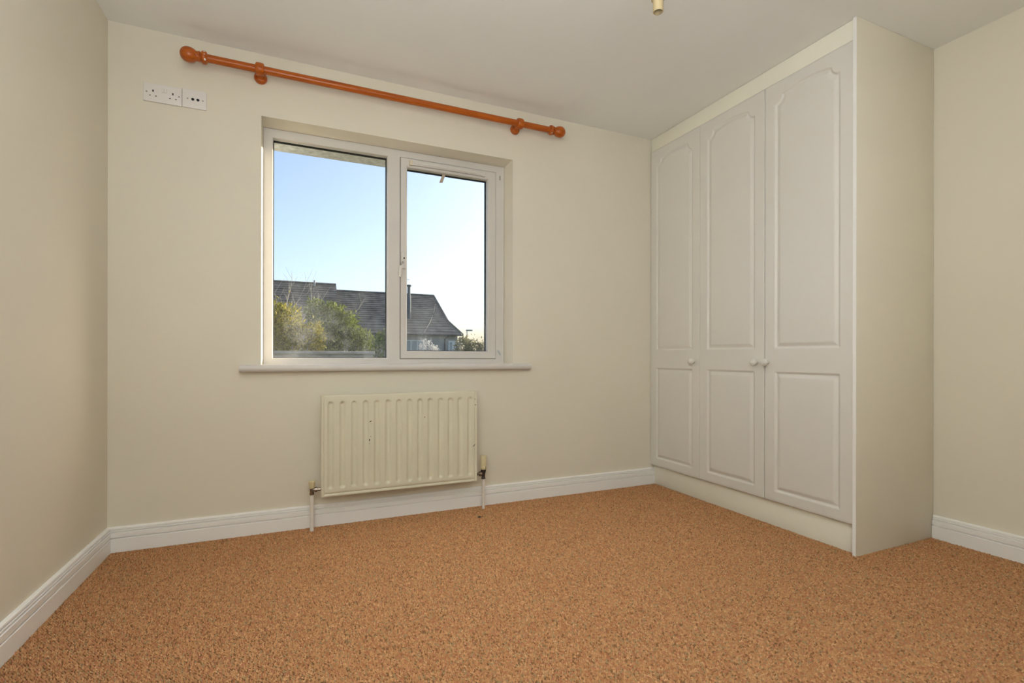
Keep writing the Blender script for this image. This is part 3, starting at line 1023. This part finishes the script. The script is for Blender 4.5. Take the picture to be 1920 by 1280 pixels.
def house(label, x0, x1, ze, zb, zr, hip, xe=None, xbk=None, xr_=None):
    h = empty('house', ((x0 + x1) / 2, 40, G0), label, 'house', 'houses across the gardens')
    Xe, Xb, Xr = (xe, xbk, xr_) if hip else (x1, x1, x1)
    bm = bmesh.new()
    courses(bm, (x0, YE, ze), (Xe, YE, ze), (Xb, YB, zb), (x0, YB, zb), 5)
    courses(bm, (x0, YB, zb), (Xb, YB, zb), (Xr, YR_, zr), (x0, YR_, zr), 13)
    courses(bm, (Xe, YEK, ze), (x0, YEK, ze), (x0, YBK, zb), (Xb, YBK, zb), 5)
    courses(bm, (Xb, YBK, zb), (x0, YBK, zb), (x0, YR_, zr), (Xr, YR_, zr), 13)
    if hip:
        courses(bm, (Xe, YE, ze), (Xe, YEK, ze), (Xb, YBK, zb), (Xb, YB, zb), 5)
        courses(bm, (Xb, YB, zb), (Xb, YBK, zb), (Xr, YR_, zr), (Xr, YR_, zr), 13)
    raw('roof', bm, SLATE, h)
    bm = bmesh.new()
    add_tube(bm, [(x0, YR_, zr + .02), (Xr, YR_, zr + .02)], .10, 8)
    if hip:
        add_tube(bm, [(Xr, YR_, zr + .02), (Xb, YB, zb + .03), (Xe, YE, ze + .03)], .08, 6)
    raw('ridge_tiles', bm, SLATE, h)
    # walls, up to the underside of the roof
    yw0, yw1 = YE + .5, YEK - .5
    xw1 = (Xe - .3) if hip else x1
    box('wall', (x0, yw0, G0), (xw1, yw1, ze + .25), HWALL, h)
    if not hip:
        bm = bmesh.new()
        A = [(x1, YE + .1, ze + .05), (x1, YEK - .1, ze + .05), (x1, YBK, zb - .05), (x1, YR_, zr - .06), (x1, YB, zb - .05)]
        va = [bm.verts.new(p) for p in A]
        vb = [bm.verts.new((p[0] - .25, p[1], p[2])) for p in A]
        bm.faces.new(va); bm.faces.new(vb[::-1])
        for i in range(5):
            bm.faces.new((va[i], va[(i + 1) % 5], vb[(i + 1) % 5], vb[i]))
        bobj('gable', bm, HWALL, h)
    bm = bmesh.new()
    add_tube(bm, [(x0, YE - .06, ze - .03), (Xe, YE - .06, ze - .03)], .06, 8)
    bobj('gutter', bm, HDARK, h)
    box('soffit', (x0, YE, ze - .08), (Xe - .02, yw0 + .02, ze - .04), HTRIM, h)
    return h


def house_window(h, x0, x1, z0, z1, panes=2):
    bm = bmesh.new()
    t_ = .07
    y0, y1 = YE + .44, YE + .52
    add_box(bm, (x0, y0, z0), (x1, y1, z0 + t_)); add_box(bm, (x0, y0, z1 - t_), (x1, y1, z1))
    for i in range(panes + 1):
        xx = x0 + (x1 - x0 - t_) * i / panes
        add_box(bm, (xx, y0, z0 + t_), (xx + t_, y1, z1 - t_))
    w = bobj('window', bm, HTRIM, h)
    for i in range(panes):
        a = x0 + (x1 - x0 - t_) * i / panes + t_
        b = x0 + (x1 - x0 - t_) * (i + 1) / panes
        box('pane', (a, YE + .47, z0 + t_), (b, YE + .49, z1 - t_), HGLASS, w)


h1 = house('taller grey-roofed house behind the bushes', -9.5, 3.38, 2.45, 4.0, 6.62, False)
house_window(h1, -1.4, .2, .9, 2.1); house_window(h1, 1.4, 2.6, .9, 2.1)
h2 = house('lower grey-roofed house with a hipped end and a steel flue', 3.42, 12.55, 2.60, 3.74, 6.13, True, 12.84, 11.94, 11.47)
house_window(h2, 4.4, 6.0, .8, 2.1); house_window(h2, 8.15, 9.75, .75, 2.15, 3)
# pale door and side light near the hipped end
dr = box('door', (11.75, YE + .43, -.15), (12.42, YE + .50, 2.13), HTRIM, h2)
box('pane', (11.85, YE + .42, 1.15), (12.05, YE + .44, 2.0), HGLASS, dr)
box('door_surround', (12.43, YE + .42, -.15), (12.52, YE + .52, 2.2), HDARK, h2)
bm = bmesh.new()
add_tube(bm, [(11.62, YE - .02, 2.55), (11.60, YE + .15, 2.45), (11.45, YE + .42, 2.25), (11.45, YE + .42, G0)], .055, 8)
bobj('downpipe', bm, HDARK, h2)
FLUE = mat('flue_grey', (0.10, 0.12, 0.13), 0.7, 0.3, var=0.15)
fl = lathe('flue', [(0, 0), (.17, 0), (.17, 1.95), (.13, 2.0), (.13, 2.72), (.20, 2.74), (.21, 2.84), (.15, 2.88), (0, 2.88)], (8.76, 37.5, 3.75), (0, 0, 1), FLUE, h2, 12)
bm = bmesh.new()
add_tube(bm, [(8.62, 37.7, 4.1), (8.62, 37.7, 7.2)], .02, 5)
add_tube(bm, [(8.42, 37.7, 7.1), (8.82, 37.7, 7.1)], .015, 5)
add_tube(bm, [(8.50, 37.7, 6.95), (8.74, 37.7, 6.95)], .012, 5)
bobj('aerial', bm, STEEL, h2)
lathe('vent_pipe', [(0, 0), (.07, 0), (.07, .45), (0, .45)], (1.75, 39.7, 6.4), (0, 0, 1), STEEL, h1, 8)


def foliage(name_, blobs, nleaf, size, seed):
    """leaf cloud: blobs = (centre, radii); returns verts, faces of folded leaves"""
    g = np.random.default_rng(seed)
    wts = np.array([b[1][0] * b[1][1] + b[1][0] * b[1][2] for b in blobs])
    which = g.choice(len(blobs), nleaf, p=wts / wts.sum())
    C = np.array([b[0] for b in blobs])[which]
    R = np.array([b[1] for b in blobs])[which]
    d = g.normal(size=(nleaf, 3)); d /= np.linalg.norm(d, axis=1)[:, None]
    rad_ = g.uniform(.35, 1.0, nleaf) ** .5 * (1 + .25 * g.normal(size=nleaf) * (g.random(nleaf) < .3))
    P = C + d * R * rad_[:, None]
    ax = d + g.normal(0, .7, (nleaf, 3)) + np.array([0, 0, .35]); ax /= np.linalg.norm(ax, axis=1)[:, None]
    sd = np.cross(ax, g.normal(size=(nleaf, 3))); sd /= np.linalg.norm(sd, axis=1)[:, None]
    nn = np.cross(ax, sd)
    L = size * g.uniform(.7, 1.4, nleaf)[:, None]
    W = L * .28
    V_ = np.stack([P, P + ax * L * .5 + sd * W + nn * W * .4, P + ax * L, P + ax * L * .5 - sd * W + nn * W * .4], 1).reshape(-1, 3)
    b4 = 4 * np.arange(nleaf)[:, None]
    F_ = np.concatenate([b4 + np.array([0, 1, 2]), b4 + np.array([0, 2, 3])], 0)
    return V_, F_


def bush(name, base, blobs, nleaf, size, m, label, seed, stems=5, cat='bush', group=None):
    e = empty(name, base, label, cat, group)
    V_, F_ = foliage(name, blobs, nleaf, size, seed)
    V_[:, 2] = np.maximum(V_[:, 2], base[2] + .02)
    fo = obj('foliage', V_, F_.tolist(), m, e)
    g = random.Random(seed)
    bm = bmesh.new()
    for i in range(stems):
        c, r = blobs[i % len(blobs)]
        p0 = Vector(base) + Vector((g.uniform(-.1, .1), g.uniform(-.1, .1), 0))
        p2 = Vector(c) + Vector((g.uniform(-.5, .5) * r[0], g.uniform(-.5, .5) * r[1], r[2] * .6))
        p1 = p0.lerp(p2, .5) + Vector((g.uniform(-.1, .1), g.uniform(-.1, .1), .1))
        add_tube(bm, [p0, p1, p2], [.03, .02, .008], 5)
    raw('stems', bm, BARK, e)
    return e


bush('bush', (.05, 8.3, G0), [((-.12, 8.3, 1.42), (.36, .36, .50)), ((-.40, 8.35, 1.55), (.30, .3, .45)), ((.18, 8.3, 1.10), (.40, .36, .42)), ((.46, 8.2, 1.22), (.17, .2, .36)), ((.05, 8.3, .3), (.7, .4, .6))],
     6500, .085, LEAFY, 'yellow-green leafy bush closest to the fixed side of the window', 11, group='garden bushes')
bush('bush', (1.1, 10.1, G0), [((.90, 10.1, 1.70), (.40, .38, .46)), ((.55, 10.05, 1.95), (.22, .25, .27)), ((1.24, 10.1, 1.66), (.27, .3, .34)), ((1.62, 10.1, 1.12), (.34, .35, .42)), ((.75, 10.0, 1.05), (.45, .4, .5)), ((1.25, 10.1, .9), (.6, .4, .6)), ((1.1, 10.1, .2), (.8, .4, .6))],
     9500, .085, LEAFG, 'broad green bush in the middle of the garden', 12, group='garden bushes')
bush('bush', (1.95, 8.5, G0), [((1.93, 8.5, 1.00), (.26, .3, .36)), ((2.06, 8.5, 1.22), (.20, .25, .28)), ((1.95, 8.5, .3), (.35, .3, .5))],
     2600, .085, LEAFG, 'small green bush next to the window mullion', 13, group='garden bushes')
bush('bush', (10.6, 28.2, G0), [((10.3, 28.2, 1.35), (.55, .5, .75)), ((11.0, 28.2, 1.2), (.6, .5, .75)), ((11.7, 28.2, 1.05), (.5, .5, .65)), ((12.4, 28.2, .9), (.5, .5, .5)), ((11, 28.2, .3), (1.4, .5, .6))],
     5200, .14, LEAFO, 'olive hedge bush beyond the hipped house end', 14, group='garden bushes')
bush('bush', (7.05, 25.0, G0), [((7.0, 25, 1.2), (.45, .4, .62)), ((7.45, 25, 1.0), (.35, .4, .5)), ((7.1, 25, .4), (.5, .4, .6))],
     1500, .10, LEAFP, 'small pale sunlit bush in front of the house wall', 15, group='garden bushes')

# bare branching shrub behind the bushes
e = empty('bare_shrub', (.30, 12.4, G0), 'leafless branching shrub rising behind the bushes', 'shrub')
bm = bmesh.new()
g = random.Random(21)


def twig(p, d, ln, r, depth):
    q = [p]
    for i in range(3):
        d = (d + Vector((g.uniform(-.22, .22), g.uniform(-.15, .15), g.uniform(-.05, .15)))).normalized()
        q.append(q[-1] + d * ln / 3)
    add_tube(bm, q, [r, r * .85, r * .7, r * .5], 4)
    if depth:
        for i in range(g.choice((2, 3))):
            j = g.choice((1, 2, 3))
            twig(q[j], (d + Vector((g.uniform(-.8, .8), g.uniform(-.5, .5), g.uniform(-.1, .4)))).normalized(), ln * g.uniform(.45, .7), r * .6, depth - 1)


for x0, dx in ((-.25, -.10), (.0, .05), (.2, .02), (.35, .15), (.55, .18), (.8, .1), (.95, .2)):
    twig(Vector((.30 + (x0 - .3) * .45, 12.4, G0)), Vector((dx + (x0 - .3) * .28, g.uniform(-.05, .05), 1)).normalized(), 1.78 + g.uniform(-.1, .06), .018, 3)
raw('branches', bm, BARK, e)

# garden wall with its coping
e = empty('garden_wall', (-1.0, 7.0, G0), 'low concrete garden wall in front of the bushes', 'wall')
box('wall_body', (-4.2, 6.92, G0), (1.42, 7.08, .92), STONE, e)
box('coping', (-4.25, 6.87, .92), (1.46, 7.13, .975), STONE, e, .01)

# street lamp far beyond the houses
e = empty('street_lamp', (24.75, 70, G0), 'thin grey street lamp standing beyond the olive hedge', 'street lamp')
lathe('pole', [(0, 0), (.10, 0), (.085, 3), (.07, 5.1), (0, 5.1)], (24.75, 70, G0), (0, 0, 1), STEEL, e, 8)
box('lamp_head', (24.60, 69.85, 4.70), (25.60, 70.15, 4.92), STEEL, e, .03)
